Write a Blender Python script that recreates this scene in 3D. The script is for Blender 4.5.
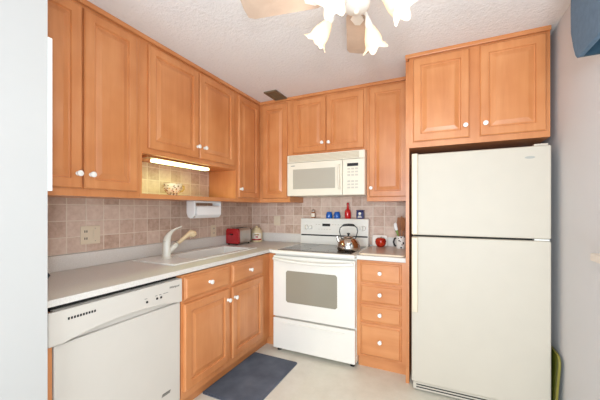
import bpy, bmesh, math, random
from mathutils import Vector, Matrix
random.seed(4)
PI = math.pi
for o in list(bpy.data.objects): bpy.data.objects.remove(o, do_unlink=True)
SC = bpy.context.scene
COL = SC.collection

# ------------------------------------------------------------------ camera, world, large lights, exposure
cam_d = bpy.data.cameras.new('camera'); cam = bpy.data.objects.new('camera', cam_d); COL.objects.link(cam)
cam.location = (2.0649, -3.008, 1.2846); cam.rotation_euler = (PI/2, 0, 0.4416)
cam_d.sensor_width = 36; cam_d.lens = 299.4/600*36; cam_d.shift_y = 0.0152; cam_d.clip_start = 0.02
SC.camera = cam
W = bpy.data.worlds.new('world'); SC.world = W; W.use_nodes = True
bgn = W.node_tree.nodes['Background']; bgn.inputs[0].default_value = (0.76, 0.90, 1.0, 1); bgn.inputs[1].default_value = 0.7

def area(name, loc, target, size, power, col, sy=None):
    l = bpy.data.lights.new(name, 'AREA'); l.energy = power; l.color = col; l.size = size
    if sy: l.shape = 'RECTANGLE'; l.size_y = sy
    o = bpy.data.objects.new(name, l); COL.objects.link(o); o.location = loc
    o.rotation_euler = (Vector(target) - Vector(loc)).to_track_quat('-Z', 'Y').to_euler()
    return o
area('rear_fill', (1.9, -6.6, 1.25), (1.3, -0.6, 1.1), 1.8, 132, (0.82, 0.91, 1.0), 1.5)  # added soft fill far behind the camera, evens out the brightness
area('window_daylight', (3.3, -2.0, 1.9), (0.6, -2.2, 1.2), 1.1, 5, (0.78, 0.91, 1.0), 1.1)
area('flash_bounce', (2.3, -3.3, 0.9), (1.7, -1.2, 2.4), 0.5, 20, (0.80, 0.91, 1.0))
area('camera_flash', (2.07, -3.06, 1.60), (1.5, -1.0, 1.75), 0.07, 7, (0.84, 0.93, 1.0))
vs = SC.view_settings
vs.view_transform = 'Standard'; vs.look = 'None'; vs.exposure = 0.2; vs.gamma = 1; vs.use_curve_mapping = False

# ------------------------------------------------------------------ materials
def srgb(r, g, b):
    f = lambda c: (c/255/12.92) if c/255 <= 0.04045 else ((c/255+0.055)/1.055)**2.4
    return (f(r), f(g), f(b), 1)
class NM:
    def __init__(s, name, rough=0.5, spec=0.5):
        s.m = bpy.data.materials.new(name); s.m.use_nodes = True
        s.nt = s.m.node_tree; s.b = s.nt.nodes['Principled BSDF']
        s.b.inputs['Roughness'].default_value = rough; s.b.inputs['Specular IOR Level'].default_value = spec
    def n(s, t, **kw):
        x = s.nt.nodes.new(t)
        for k, v in kw.items(): setattr(x, k, v)
        return x
    def l(s, a, b): s.nt.links.new(a, b)
    def val(s, node, **kw):
        for k, v in kw.items(): node.inputs[k.replace('_', ' ')].default_value = v
        return node
    def ramp(s, stops):
        r = s.n('ShaderNodeValToRGB'); e = r.color_ramp.elements
        while len(e) < len(stops): e.new(0.5)
        for i, (p, c) in enumerate(stops): e[i].position = p; e[i].color = c
        return r
    def bump(s, src, strength, dist=0.002):
        b = s.n('ShaderNodeBump'); b.inputs['Strength'].default_value = strength; b.inputs['Distance'].default_value = dist
        s.l(src, b.inputs['Height']); s.l(b.outputs[0], s.b.inputs['Normal'])

def plain(name, c, rough=0.45, metal=0, var=0.03, scale=9, coat=0, spec=0.5):
    k = NM(name, rough, spec); c = srgb(*c); tc = k.n('ShaderNodeTexCoord')
    nz = k.val(k.n('ShaderNodeTexNoise'), Scale=scale, Detail=3.0); k.l(tc.outputs['Object'], nz.inputs['Vector'])
    lo = tuple(max(0, x*(1-var)) for x in c[:3])+(1,); hi = tuple(min(1, x*(1+var)) for x in c[:3])+(1,)
    r = k.ramp([(0.3, lo), (0.7, hi)]); k.l(nz.outputs[0], r.inputs[0]); k.l(r.outputs[0], k.b.inputs['Base Color'])
    k.b.inputs['Metallic'].default_value = metal; k.b.inputs['Coat Weight'].default_value = coat
    return k.m
def wood(name, dark, mid, light, horiz=None, rough=0.33, scale=1.0):
    k = NM(name, rough); tc = k.n('ShaderNodeTexCoord'); oi = k.n('ShaderNodeObjectInfo')
    add = k.n('ShaderNodeVectorMath', operation='ADD'); mul = k.n('ShaderNodeMath', operation='MULTIPLY'); mul.inputs[1].default_value = 37
    k.l(oi.outputs['Random'], mul.inputs[0]); k.l(tc.outputs['Object'], add.inputs[0]); k.l(mul.outputs[0], add.inputs[1])
    mp = k.n('ShaderNodeMapping'); s = {'x': (1.2, 16, 16), 'y': (16, 1.2, 16), None: (16, 16, 1.2)}[horiz]
    mp.inputs['Scale'].default_value = tuple(v*scale for v in s); k.l(add.outputs[0], mp.inputs['Vector'])
    n1 = k.val(k.n('ShaderNodeTexNoise'), Scale=1.0, Detail=4.0, Roughness=0.6, Distortion=0.6); k.l(mp.outputs[0], n1.inputs['Vector'])
    n2 = k.val(k.n('ShaderNodeTexNoise'), Scale=4.0, Detail=2.0); k.l(add.outputs[0], n2.inputs['Vector'])
    mx = k.n('ShaderNodeMath', operation='MULTIPLY_ADD'); mx.inputs[1].default_value = 0.55
    k.l(n2.outputs[0], mx.inputs[0])
    m2 = k.n('ShaderNodeMath', operation='MULTIPLY'); m2.inputs[1].default_value = 0.45; k.l(n1.outputs[0], m2.inputs[0]); k.l(m2.outputs[0], mx.inputs[2])
    r = k.ramp([(0.34, srgb(*dark)), (0.5, srgb(*mid)), (0.66, srgb(*light))]); k.l(mx.outputs[0], r.inputs[0])
    k.l(r.outputs[0], k.b.inputs['Base Color']); k.b.inputs['Coat Weight'].default_value = 0.12; k.b.inputs['Coat Roughness'].default_value = 0.25
    k.bump(n1.outputs[0], 0.06)
    return k.m
def emit(name, c, s, base=None):
    k = NM(name, 0.4); k.b.inputs['Base Color'].default_value = (base or srgb(*c)); k.b.inputs['Emission Color'].default_value = srgb(*c); k.b.inputs['Emission Strength'].default_value = s
    return k.m

M = {}
MD = ((196, 122, 70), (207, 135, 82), (217, 148, 95))
M['wood'] = wood('honey_maple', *MD)
M['wood_x'] = wood('honey_maple_grain_x', *MD, horiz='x')
M['wood_y'] = wood('honey_maple_grain_y', *MD, horiz='y')
M['utensil'] = wood('utensil_wood', (120, 70, 36), (150, 92, 50), (176, 116, 70), scale=4)
M['white_app'] = plain('white_enamel', (236, 231, 221), 0.3, coat=0.2, var=0.01)
M['bisque'] = plain('bisque_enamel', (203, 193, 177), 0.5, coat=0.0, spec=0.35, var=0.012)
M['bisque_dark'] = plain('aged_bisque_plastic', (224, 208, 182), 0.4, var=0.02)
M['dishw'] = plain('almond_enamel', (211, 203, 193), 0.34, coat=0.15, var=0.01)
M['micro'] = plain('microwave_plastic', (236, 227, 207), 0.35, var=0.012)
M['ceramic'] = plain('white_ceramic', (244, 241, 234), 0.15, coat=0.4, var=0.01)
M['sink'] = plain('white_sink', (246, 243, 236), 0.22, coat=0.3, var=0.01)
M['faucet'] = plain('faucet_white', (226, 221, 207), 0.25, coat=0.3, var=0.01)
M['wand'] = plain('yellowed_plastic', (226, 200, 160), 0.35, var=0.02)
M['black'] = plain('black_plastic', (22, 21, 21), 0.35, var=0.1)
M['dark'] = plain('dark_gap', (34, 30, 27), 0.7, var=0.1)
M['steel'] = plain('brushed_steel', (196, 188, 180), 0.28, metal=1, var=0.06)
M['chrome'] = plain('polished_steel', (212, 204, 196), 0.09, metal=1, var=0.03)
M['red'] = plain('red_gloss', (172, 10, 22), 0.22, coat=0.4, var=0.05)
M['red_glass'] = plain('red_bottle', (196, 22, 26), 0.15, coat=0.5, var=0.06)
M['blue'] = plain('blue_glaze', (24, 92, 176), 0.15, coat=0.5, var=0.08)
M['navy'] = plain('navy_tin', (34, 38, 96), 0.3, var=0.08)
M['green_br'] = plain('green_brush', (128, 152, 66), 0.4, var=0.06)
M['olive'] = plain('olive_plastic', (88, 94, 22), 0.4, var=0.06)
M['olive_rim'] = plain('olive_rim', (132, 124, 50), 0.4, var=0.06)
M['cream'] = plain('cream_jar', (228, 208, 166), 0.35, var=0.04)
M['label_white'] = plain('paper_label', (240, 230, 212), 0.6, var=0.02)
M['gold'] = plain('gold_print', (160, 118, 44), 0.5, var=0.1)
M['plate'] = plain('almond_plate', (222, 204, 178), 0.4, var=0.02)
M['paper'] = plain('paper_towel', (246, 244, 242), 0.9, var=0.01)
M['white_pl'] = plain('white_plastic', (240, 238, 236), 0.35, var=0.01)
M['grey_ink'] = plain('grey_ink', (120, 116, 108), 0.5, var=0.02)
M['badge_grey'] = plain('badge_grey', (168, 166, 158), 0.4, var=0.02)
M['grille'] = plain('beige_grille', (204, 190, 164), 0.5, var=0.02)
M['pale_ink'] = plain('pale_print', (204, 196, 180), 0.5, var=0.02)
M['vent'] = plain('brown_register', (112, 94, 70), 0.5, var=0.08)
M['valance'] = plain('slate_blue_fabric', (92, 112, 132), 0.95, var=0.08, scale=40)
M['valance_in'] = plain('teal_lining', (52, 78, 94), 0.95, var=0.06, scale=40)
M['sill'] = plain('sill_laminate', (228, 216, 202), 0.4, var=0.03)
M['fan'] = plain('fan_white', (236, 228, 218), 0.45, var=0.015)
M['fan_blade'] = wood('fan_blade_dimmed', (186, 160, 140), (196, 170, 150), (204, 180, 160), rough=0.5)  # cream-white blades, their dimmer light put into this tan colour
M['board'] = plain('cutting_board', (206, 184, 166), 0.3, var=0.05, scale=60)
M['board_edge'] = plain('cutting_board_rim', (226, 206, 178), 0.4, var=0.02)
M['tube'] = emit('lit_tube', (246, 255, 178), 4.0)
M['bulb'] = emit('lit_bulb', (255, 240, 214), 5.0)
M['bounce_ceil'] = None
M['tray_white'] = plain('white_tile', (236, 226, 214), 0.3, var=0.02)
M['leaf'] = plain('apple_leaf', (70, 92, 36), 0.5, var=0.1)
M['wall'] = plain('wall_paint', (217, 215, 216), 0.85, var=0.01, scale=3)
M['wall_end'] = plain('wall_paint_darkened', (197, 194, 190), 0.85, var=0.008, scale=3)  # same paint as the other walls, darkened to offset strong light here
M['trim'] = plain('white_trim_paint', (236, 234, 230), 0.5, var=0.01)

# red apple skin with green-brown blotches near top
k = NM('apple_glaze', 0.2); tc = k.n('ShaderNodeTexCoord'); nz = k.val(k.n('ShaderNodeTexNoise'), Scale=26.0, Detail=3.0)
k.l(tc.outputs['Object'], nz.inputs['Vector']); r = k.ramp([(0.35, srgb(150, 24, 14)), (0.6, srgb(196, 42, 22)), (0.72, srgb(150, 80, 30))])
k.l(nz.outputs[0], r.inputs[0]); k.l(r.outputs[0], k.b.inputs['Base Color']); k.b.inputs['Coat Weight'].default_value = 0.3; M['apple'] = k.m

# white mug with black spots
k = NM('spotted_glaze', 0.25); tc = k.n('ShaderNodeTexCoord'); vo = k.val(k.n('ShaderNodeTexVoronoi'), Scale=38.0); k.l(tc.outputs['Object'], vo.inputs['Vector'])
r = k.ramp([(0.0, srgb(24, 22, 24)), (0.27, srgb(30, 28, 30)), (0.32, srgb(238, 232, 224))]); k.l(vo.outputs['Distance'], r.inputs[0]); k.l(r.outputs[0], k.b.inputs['Base Color']); M['spots'] = k.m

# floral teacup glaze
k = NM('floral_glaze', 0.2); tc = k.n('ShaderNodeTexCoord'); vo = k.val(k.n('ShaderNodeTexVoronoi'), Scale=95.0); k.l(tc.outputs['Object'], vo.inputs['Vector'])
wn = k.n('ShaderNodeSeparateColor'); k.l(vo.outputs['Color'], wn.inputs[0])
r = k.ramp([(0.0, srgb(130, 96, 76)), (0.10, srgb(122, 122, 84)), (0.18, srgb(204, 176, 116)), (0.24, srgb(226, 218, 200)), (0.88, srgb(238, 228, 210)), (0.94, srgb(190, 130, 116))]); r.color_ramp.interpolation = 'CONSTANT'
k.l(wn.outputs[0], r.inputs[0]); k.l(r.outputs[0], k.b.inputs['Base Color']); M['floral'] = k.m

# frosted glass shade that glows with its bulb
k = NM('frosted_shade', 0.3); k.b.inputs['Base Color'].default_value = srgb(236, 220, 200); k.b.inputs['Emission Color'].default_value = srgb(255, 222, 180); k.b.inputs['Emission Strength'].default_value = 0.12
k.b.inputs['Subsurface Weight'].default_value = 0.0
tr = k.n('ShaderNodeBsdfTranslucent'); tr.inputs[0].default_value = srgb(255, 238, 214); mxs = k.n('ShaderNodeMixShader'); mxs.inputs[0].default_value = 0.3
out = k.nt.nodes['Material Output']; k.l(k.b.outputs[0], mxs.inputs[1]); k.l(tr.outputs[0], mxs.inputs[2]); k.l(mxs.outputs[0], out.inputs[0]); M['shade'] = k.m

# laminate counter, fine speckle
k = NM('speckled_laminate', 0.38); tc = k.n('ShaderNodeTexCoord'); nz = k.val(k.n('ShaderNodeTexNoise'), Scale=260.0, Detail=2.0); k.l(tc.outputs['Object'], nz.inputs['Vector'])
r = k.ramp([(0.3, srgb(212, 205, 196)), (0.5, srgb(220, 213, 205)), (0.7, srgb(228, 222, 215))]); k.l(nz.outputs[0], r.inputs[0]); k.l(r.outputs[0], k.b.inputs['Base Color']); M['counter'] = k.m

# sheet floor, beige with faint mottling
k = NM('beige_vinyl', 0.42); tc = k.n('ShaderNodeTexCoord'); nz = k.val(k.n('ShaderNodeTexNoise'), Scale=7.0, Detail=6.0, Roughness=0.7); k.l(tc.outputs['Object'], nz.inputs['Vector'])
r = k.ramp([(0.3, srgb(222, 217, 201)), (0.5, srgb(229, 224, 209)), (0.7, srgb(235, 231, 217))]); k.l(nz.outputs[0], r.inputs[0]); k.l(r.outputs[0], k.b.inputs['Base Color']); M['floor'] = k.m

# popcorn ceiling
k = NM('textured_ceiling', 0.9); tc = k.n('ShaderNodeTexCoord'); nz = k.val(k.n('ShaderNodeTexNoise'), Scale=48.0, Detail=4.0, Roughness=0.65); k.l(tc.outputs['Object'], nz.inputs['Vector'])
k.b.inputs['Base Color'].default_value = srgb(234, 231, 230); k.bump(nz.outputs[0], 0.55, 0.012); M['ceiling'] = k.m

# tumbled stone tile: square grid, each tile its own tone, pale grout
def tile_mat(name, horiz):
    k = NM(name, 0.55); P = 0.110; tc = k.n('ShaderNodeTexCoord'); sp = k.n('ShaderNodeSeparateXYZ'); k.l(tc.outputs['Object'], sp.inputs[0])
    def mth(op, a, b=None):
        m = k.n('ShaderNodeMath', operation=op)
        for i, v in enumerate((a, b)):
            if v is None: continue
            if isinstance(v, (int, float)): m.inputs[i].default_value = v
            else: k.l(v, m.inputs[i])
        return m.outputs[0]
    wob = k.val(k.n('ShaderNodeTexNoise'), Scale=22.0, Detail=2.0); k.l(tc.outputs['Object'], wob.inputs['Vector'])
    w = mth('MULTIPLY', mth('SUBTRACT', wob.outputs[0], 0.5), 0.035)
    a = mth('ADD', mth('DIVIDE', mth('ADD', sp.outputs[horiz], {'Y': 1.863+P*10, 'X': 0.31+P*10}[horiz]), P), w)
    b = mth('ADD', mth('DIVIDE', mth('ADD', sp.outputs['Z'], -1.312+1.0), 0.1), w)
    da = mth('ABSOLUTE', mth('SUBTRACT', mth('FRACT', a), 0.5)); db = mth('ABSOLUTE', mth('SUBTRACT', mth('FRACT', b), 0.5))
    d = mth('MAXIMUM', da, db)
    g = k.ramp([(0.462, (0, 0, 0, 1)), (0.482, (1, 1, 1, 1))]); k.l(d, g.inputs[0])
    cb = k.n('ShaderNodeCombineXYZ'); k.l(mth('FLOOR', a), cb.inputs[0]); k.l(mth('FLOOR', b), cb.inputs[1])
    wn = k.n('ShaderNodeTexWhiteNoise'); k.l(cb.outputs[0], wn.inputs['Vector'])
    nz = k.val(k.n('ShaderNodeTexNoise'), Scale=30.0, Detail=5.0, Roughness=0.65); k.l(tc.outputs['Object'], nz.inputs['Vector'])
    mixv = mth('ADD', mth('MULTIPLY', wn.outputs['Value'], 0.34), mth('MULTIPLY', nz.outputs[0], 0.8))
    r = k.ramp([(0.2, srgb(172, 139, 118)), (0.5, srgb(203, 172, 153)), (0.8, srgb(220, 194, 176)), (0.95, srgb(228, 208, 192))]); k.l(mixv, r.inputs[0])
    mx = k.n('ShaderNodeMix', data_type='RGBA'); k.l(g.outputs[0], mx.inputs[0]); k.l(r.outputs[0], mx.inputs[6]); mx.inputs[7].default_value = srgb(226, 208, 190)
    k.l(mx.outputs[2], k.b.inputs['Base Color'])
    h = mth('SUBTRACT', mth('MULTIPLY', nz.outputs[0], 0.4), g.outputs[0]); k.bump(h, 0.5, 0.003)
    return k.m
M['tile_l'] = tile_mat('stone_tile_left', 'Y'); M['tile_b'] = tile_mat('stone_tile_back', 'X')

# woven grey-blue mat
k = NM('grey_mat', 0.95); tc = k.n('ShaderNodeTexCoord'); nz = k.val(k.n('ShaderNodeTexNoise'), Scale=6.0, Detail=5.0); k.l(tc.outputs['Object'], nz.inputs['Vector'])
r = k.ramp([(0.3, srgb(78, 86, 98)), (0.55, srgb(96, 103, 116)), (0.75, srgb(110, 116, 128))]); k.l(nz.outputs[0], r.inputs[0]); k.l(r.outputs[0], k.b.inputs['Base Color'])
n3 = k.val(k.n('ShaderNodeTexNoise'), Scale=400.0); k.l(tc.outputs['Object'], n3.inputs['Vector']); k.bump(n3.outputs[0], 0.5); M['mat'] = k.m

# glass cooktop: near-black mirror
k = NM('black_ceramic_glass', 0.08, 0.7); k.b.inputs['Base Color'].default_value = srgb(74, 66, 62)
M['hob'] = k.m
k = NM('oven_window_glass', 0.12, 0.6); k.b.inputs['Base Color'].default_value = srgb(150, 142, 126); M['oven_glass'] = k.m
k = NM('microwave_window', 0.3, 0.4); tc = k.n('ShaderNodeTexCoord'); ck = k.val(k.n('ShaderNodeTexChecker'), Scale=420.0); k.l(tc.outputs['Object'], ck.inputs['Vector'])
ck.inputs['Color1'].default_value = srgb(176, 168, 152); ck.inputs['Color2'].default_value = srgb(190, 182, 166); k.l(ck.outputs[0], k.b.inputs['Base Color']); M['mw_glass'] = k.m
k = NM('window_glass', 0.02); k.b.inputs['Transmission Weight'].default_value = 1; k.b.inputs['IOR'].default_value = 1.02; M['glass'] = k.m

# ------------------------------------------------------------------ mesh helpers
class MB:
    def __init__(s): s.bm = bmesh.new()
    def box(s, x0, x1, y0, y1, z0, z1, bev=0, seg=2):
        t = bmesh.new(); bmesh.ops.create_cube(t, size=1)
        bmesh.ops.scale(t, vec=(x1-x0, y1-y0, z1-z0), verts=t.verts); bmesh.ops.translate(t, vec=((x0+x1)/2, (y0+y1)/2, (z0+z1)/2), verts=t.verts)
        if bev: bmesh.ops.bevel(t, geom=list(t.edges), offset=bev, segments=seg, affect='EDGES', profile=0.5)
        s.merge(t); return s
    def merge(s, t, mat=None):
        if mat is not None: bmesh.ops.transform(t, matrix=mat, verts=t.verts)
        me = bpy.data.meshes.new('tmp'); t.to_mesh(me); t.free(); s.bm.from_mesh(me); bpy.data.meshes.remove(me)
    def lathe(s, prof, seg=28, mat=None, cap=True, wave=None):
        t = bmesh.new(); rings = []
        for i, (r, z) in enumerate(prof):
            ring = []
            for j in range(seg):
                a = 2*PI*j/seg; rr, zz = (r, z) if not wave else wave(i, r, z, a)
                ring.append(t.verts.new((rr*math.cos(a), rr*math.sin(a), zz)))
            rings.append(ring)
        for a, b in zip(rings, rings[1:]):
            for j in range(seg): t.faces.new((a[j], a[(j+1) % seg], b[(j+1) % seg], b[j]))
        if cap:
            if prof[0][0] > 1e-5: t.faces.new(rings[0][::-1])
            if prof[-1][0] > 1e-5: t.faces.new(rings[-1])
        bmesh.ops.remove_doubles(t, verts=t.verts, dist=1e-6)
        s.merge(t, mat); return s
    def tube(s, pts, r, seg=10, closed=False):
        t = bmesh.new(); pts = [Vector(p) for p in pts]; rings = []; n = len(pts)
        rad = r if isinstance(r, (list, tuple)) else [r]*n
        up = None
        for i, p in enumerate(pts):
            d = (pts[min(i+1, n-1)]-pts[max(i-1, 0)]).normalized()
            if up is None: up = d.orthogonal().normalized()
            up = (up - d*up.dot(d)).normalized(); v = d.cross(up)
            rings.append([t.verts.new(p+(up*math.cos(2*PI*j/seg)+v*math.sin(2*PI*j/seg))*rad[i]) for j in range(seg)])
        for a, b in zip(rings, rings[1:]):
            for j in range(seg): t.faces.new((a[j], a[(j+1) % seg], b[(j+1) % seg], b[j]))
        t.faces.new(rings[0][::-1]); t.faces.new(rings[-1]); s.merge(t); return s
    def prism(s, poly, fn, d0, d1, bev=0):
        # poly = 2D outline; fn(a, b, d) -> 3D
        t = bmesh.new(); A = [t.verts.new(fn(a, b, d0)) for a, b in poly]; B = [t.verts.new(fn(a, b, d1)) for a, b in poly]
        t.faces.new(A[::-1]); t.faces.new(B); n = len(poly)
        for i in range(n): t.faces.new((A[i], A[(i+1) % n], B[(i+1) % n], B[i]))
        if bev: bmesh.ops.recalc_face_normals(t, faces=t.faces); bmesh.ops.bevel(t, geom=list(t.edges), offset=bev, segments=2, affect='EDGES', profile=0.5)
        s.merge(t); return s
    def grid(s, xs, ys, mask, z0, z1):
        # solid slab of cells, with holes where mask is 0; walls only on the boundary
        t = bmesh.new(); V = {}
        def v(i, j, z):
            if (i, j, z) not in V: V[(i, j, z)] = t.verts.new((xs[i], ys[j], z))
            return V[(i, j, z)]
        on = lambda i, j: 0 <= i < len(xs)-1 and 0 <= j < len(ys)-1 and mask(i, j)
        for i in range(len(xs)-1):
            for j in range(len(ys)-1):
                if not on(i, j): continue
                t.faces.new((v(i, j, z1), v(i+1, j, z1), v(i+1, j+1, z1), v(i, j+1, z1))); t.faces.new((v(i, j, z0), v(i, j+1, z0), v(i+1, j+1, z0), v(i+1, j, z0)))
                for (di, dj, a, b) in ((-1, 0, (i, j), (i, j+1)), (1, 0, (i+1, j), (i+1, j+1)), (0, -1, (i, j), (i+1, j)), (0, 1, (i, j+1), (i+1, j+1))):
                    if not on(i+di, j+dj): t.faces.new((v(*a, z0), v(*b, z0), v(*b, z1), v(*a, z1)))
        s.merge(t); return s
    def panel(s, fn, w, h, prof):
        # nested rectangular loops (inset, depth) -> framed, raised panel; fn(u, z, d) -> 3D
        t = bmesh.new(); loops = []
        for ins, d in prof: loops.append([t.verts.new(fn(*p, d)) for p in ((ins, ins), (w-ins, ins), (w-ins, h-ins), (ins, h-ins))])
        t.faces.new(loops[0][::-1])
        for a, b in zip(loops, loops[1:]):
            for j in range(4): t.faces.new((a[j], a[(j+1) % 4], b[(j+1) % 4], b[j]))
        t.faces.new(loops[-1]); s.merge(t); return s

XF = {}
def thing(name, label, cat, loc=(0, 0, 0), rotz=0, group=None):
    o = bpy.data.objects.new(name, None); COL.objects.link(o); o.empty_display_size = 0.05
    o.location = loc; o.rotation_euler = (0, 0, rotz); XF[o.name] = Matrix.Translation(loc) @ Matrix.Rotation(rotz, 4, 'Z')
    tag(o, label, cat, group); return o
def tag(o, label, cat, group=None):
    o['label'] = label; o['category'] = cat
    if group: o['group'] = group
    return o
def obj(name, mb, mat, parent=None, smooth=None, world=True, origin=None, label=None):
    bm = mb.bm; bmesh.ops.recalc_face_normals(bm, faces=bm.faces)
    o = bpy.data.objects.new(name, bpy.data.meshes.new(name)); COL.objects.link(o)
    if parent is not None:
        o.parent = parent; X = XF[parent.name]
        if world: bmesh.ops.transform(bm, matrix=X.inverted(), verts=bm.verts)
        XF[o.name] = X
    else:
        loc = origin or (0, 0, 0); o.location = loc; XF[o.name] = Matrix.Translation(loc)
        if world and origin: bmesh.ops.transform(bm, matrix=Matrix.Translation(loc).inverted(), verts=bm.verts)
    bm.to_mesh(o.data); bm.free(); o.data.materials.append(M[mat])
    if smooth:
        for p in o.data.polygons: p.use_smooth = True
        o.data.set_sharp_from_angle(angle=math.radians(smooth))
    if label: o['label'] = label
    return o
def struct(name, mb, mat): o = obj(name, mb, mat); o['kind'] = 'structure'; return o
def B(*a, **k): return MB().box(*a, **k)
def boxes(name, lst, mat, parent, world=True, bev=0):
    return [obj(name, B(*b, bev=bev), mat, parent, world=world) for b in lst]
def text(name, body, size, mat, parent, loc, rot, depth=0.0008):
    c = bpy.data.curves.new(name, 'FONT'); c.body = body; c.size = size; c.extrude = depth; c.align_x = 'CENTER'; c.align_y = 'CENTER'
    t = bpy.data.objects.new('tmp', c); me = bpy.data.meshes.new_from_object(t); bpy.data.objects.remove(t)
    o = bpy.data.objects.new(name, me); COL.objects.link(o); me.materials.clear(); me.materials.append(M[mat])
    me.transform(XF[parent.name].inverted() @ Matrix.Translation(loc) @ rot); o.parent = parent; XF[o.name] = XF[parent.name]; return o
RX90 = Matrix.Rotation(PI/2, 4, 'X')                       # text facing -y
RLEFT = Matrix.Rotation(PI/2, 4, 'Z') @ RX90              # text facing +x

# ------------------------------------------------------------------ setting
H = 2.404; WX = 2.70
struct('floor', B(-0.15, WX+0.1, -5.2, 0.1, -0.05, 0), 'floor')
struct('ceiling', B(-0.15, WX+0.1, -5.2, 0.1, H, H+0.08), 'ceiling')
struct('wall_left', B(-0.1, 0, -2.366, 0.1, 0, H), 'wall')
struct('wall_back', B(0, WX, 0, 0.1, 0, H), 'wall')
w = MB()   # right wall with a window opening
ys = [-5.2, -2.55, -1.50, 0.1]; zs = [0, 1.082, 2.12, H]
for j in range(3):
    for i in range(3):
        if (j, i) != (1, 1): w.box(WX, WX+0.1, ys[j], ys[j+1], zs[i], zs[i+1])
struct('wall_right', w, 'wall')
struct('wall_front', B(-0.1, 0.66, -2.62, -2.366, 0, H), 'wall_end')
struct('trim_1', B(0, 0.012, -2.33, 0, 1.012, 1.354), 'tile_l')
struct('trim_2', B(0.012, 1.815, -0.012, 0, 0.93, 1.44), 'tile_b')
struct('trim_3', B(0, 0.012, -1.70, -0.745, 1.388, 1.644), 'tile_l')
win = MB(); fx0, fx1 = WX+0.03, WX+0.07
for a in ((-2.55, -2.51, 1.09, 2.12), (-1.54, -1.50, 1.09, 2.12), (-2.51, -1.54, 1.09, 1.13), (-2.51, -1.54, 2.08, 2.12), (-2.045, -2.005, 1.13, 2.08)): win.box(fx0, fx1, *a)
wo = struct('window_1', win, 'trim')
obj('pane', B(WX+0.045, WX+0.05, -2.52, -1.53, 1.12, 2.09), 'glass', wo)
obj('sill', B(2.618, WX+0.03, -2.67, -1.378, 1.072, 1.104, bev=0.006), 'sill', wo, label='beige window sill')

# crown strips where the cabinets meet the ceiling
def crown(name, pts, d=1):
    m = MB()
    for (x0, x1, y0, y1) in pts: m.box(x0, x1, y0, y1, 2.376, H, bev=0.004)
    return struct(name, m, 'wood_y' if d else 'wood_x')
crown('trim_4', [(0.33, 0.350, -2.36, -0.333)])
crown('trim_5', [(0.33, 1.826, -0.350, -0.33)], 0)
crown('trim_6', [(1.826, 2.668, -0.716, -0.695), (1.826, 1.846, -0.695, -0.352)], 0)

# ------------------------------------------------------------------ cabinets
DP = [(0, 0), (0, 0.013), (0.006, 0.0195), (0.050, 0.0195), (0.053, 0.0165), (0.055, 0.0095), (0.063, 0.0090), (0.066, 0.0105), (0.090, 0.0185)]
DRW = [(0, 0), (0, 0.007), (0.006, 0.012), (0.010, 0.0125), (0.016, 0.0195)]
def knob(parent, p, nrm):
    rot = Vector((0, 0, 1)).rotation_difference(Vector(nrm)).to_matrix().to_4x4()
    m = MB().lathe([(0.011, 0), (0.011, 0.003), (0.006, 0.006), (0.006, 0.013), (0.013, 0.017), (0.0158, 0.022), (0.015, 0.028), (0.010, 0.031), (0, 0.032)], 20, Matrix.Translation(p) @ rot)
    return obj('knob', m, 'ceramic', parent, smooth=50)
def front_x(parent, name, y0, y1, z0, z1, x, kn=None, prof=DP, mat='wood'):
    d = obj(name, MB().panel(lambda u, z, dd: (x+dd, y0+u, z0+z), y1-y0, z1-z0, prof), mat, parent)
    if kn: knob(d, (x+0.0195, kn[0], kn[1]), (1, 0, 0))
    return d
def front_y(parent, name, x0, x1, z0, z1, y, kn=None, prof=DP, mat='wood'):
    d = obj(name, MB().panel(lambda u, z, dd: (x0+u, y-dd, z0+z), x1-x0, z1-z0, prof), mat, parent)
    if kn: knob(d, (kn[0], y-0.0195, kn[1]), (0, -1, 0))
    return d
ZT = 2.402
# two-door wall cabinet by the white wall end
c = thing('wall_cabinet', 'tall two-door honey maple wall cabinet beside the white wall end', 'cabinet', (0, -2.04, 1.354))
obj('body', B(0.0, 0.329, -2.345, -1.724, 1.354, ZT), 'wood', c)
front_x(c, 'door', -2.338, -2.067, 1.394, 2.358, 0.3295, (-2.091, 1.471)); front_x(c, 'door', -2.057, -1.750, 1.394, 2.358, 0.3295, (-2.026, 1.471))
# short cabinet over the lit niche
c = thing('wall_cabinet', 'short two-door maple wall cabinet over the lit open niche', 'cabinet', (0, -1.232, 1.354))
obj('body', B(0.0, 0.329, -1.723, -0.742, 1.647, ZT), 'wood', c)
obj('shelf', B(0.013, 0.329, -1.723, -0.742, 1.354, 1.384), 'wood_y', c)
obj('side_panel', B(0.013, 0.329, -1.723, -1.706, 1.384, 1.647), 'wood', c)
front_x(c, 'door', -1.668, -1.226, 1.683, 2.358, 0.3295, (-1.243, 1.770)); front_x(c, 'door', -1.214, -0.778, 1.683, 2.358, 0.3295, (-1.168, 1.772))
# corner cabinet
c = thing('corner_wall_cabinet', 'L-shaped maple corner wall cabinet with two narrow doors meeting in the corner', 'cabinet', (0.2, -0.2, 1.354))
obj('body', MB().prism([(0.0, -0.0), (0.0, -0.741), (0.329, -0.741), (0.329, -0.329), (0.689, -0.329), (0.689, 0.0)], lambda a, b, d: (a, b, d), 1.354, ZT), 'wood', c)
front_x(c, 'door', -0.711, -0.372, 1.394, 2.358, 0.3295, (-0.694, 1.474)); front_y(c, 'door', 0.372, 0.661, 1.394, 2.358, -0.3295)
# over microwave
c = thing('wall_cabinet', 'short two-door maple wall cabinet directly above the microwave', 'cabinet', (1.075, -0.16, 1.812))
obj('body', B(0.690, 1.459, -0.329, 0, 1.812, ZT), 'wood', c)
front_y(c, 'door', 0.729, 1.073, 1.838, 2.358, -0.3295, (1.044, 1.915)); front_y(c, 'door', 1.083, 1.434, 1.838, 2.358, -0.3295, (1.110, 1.912))
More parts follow.
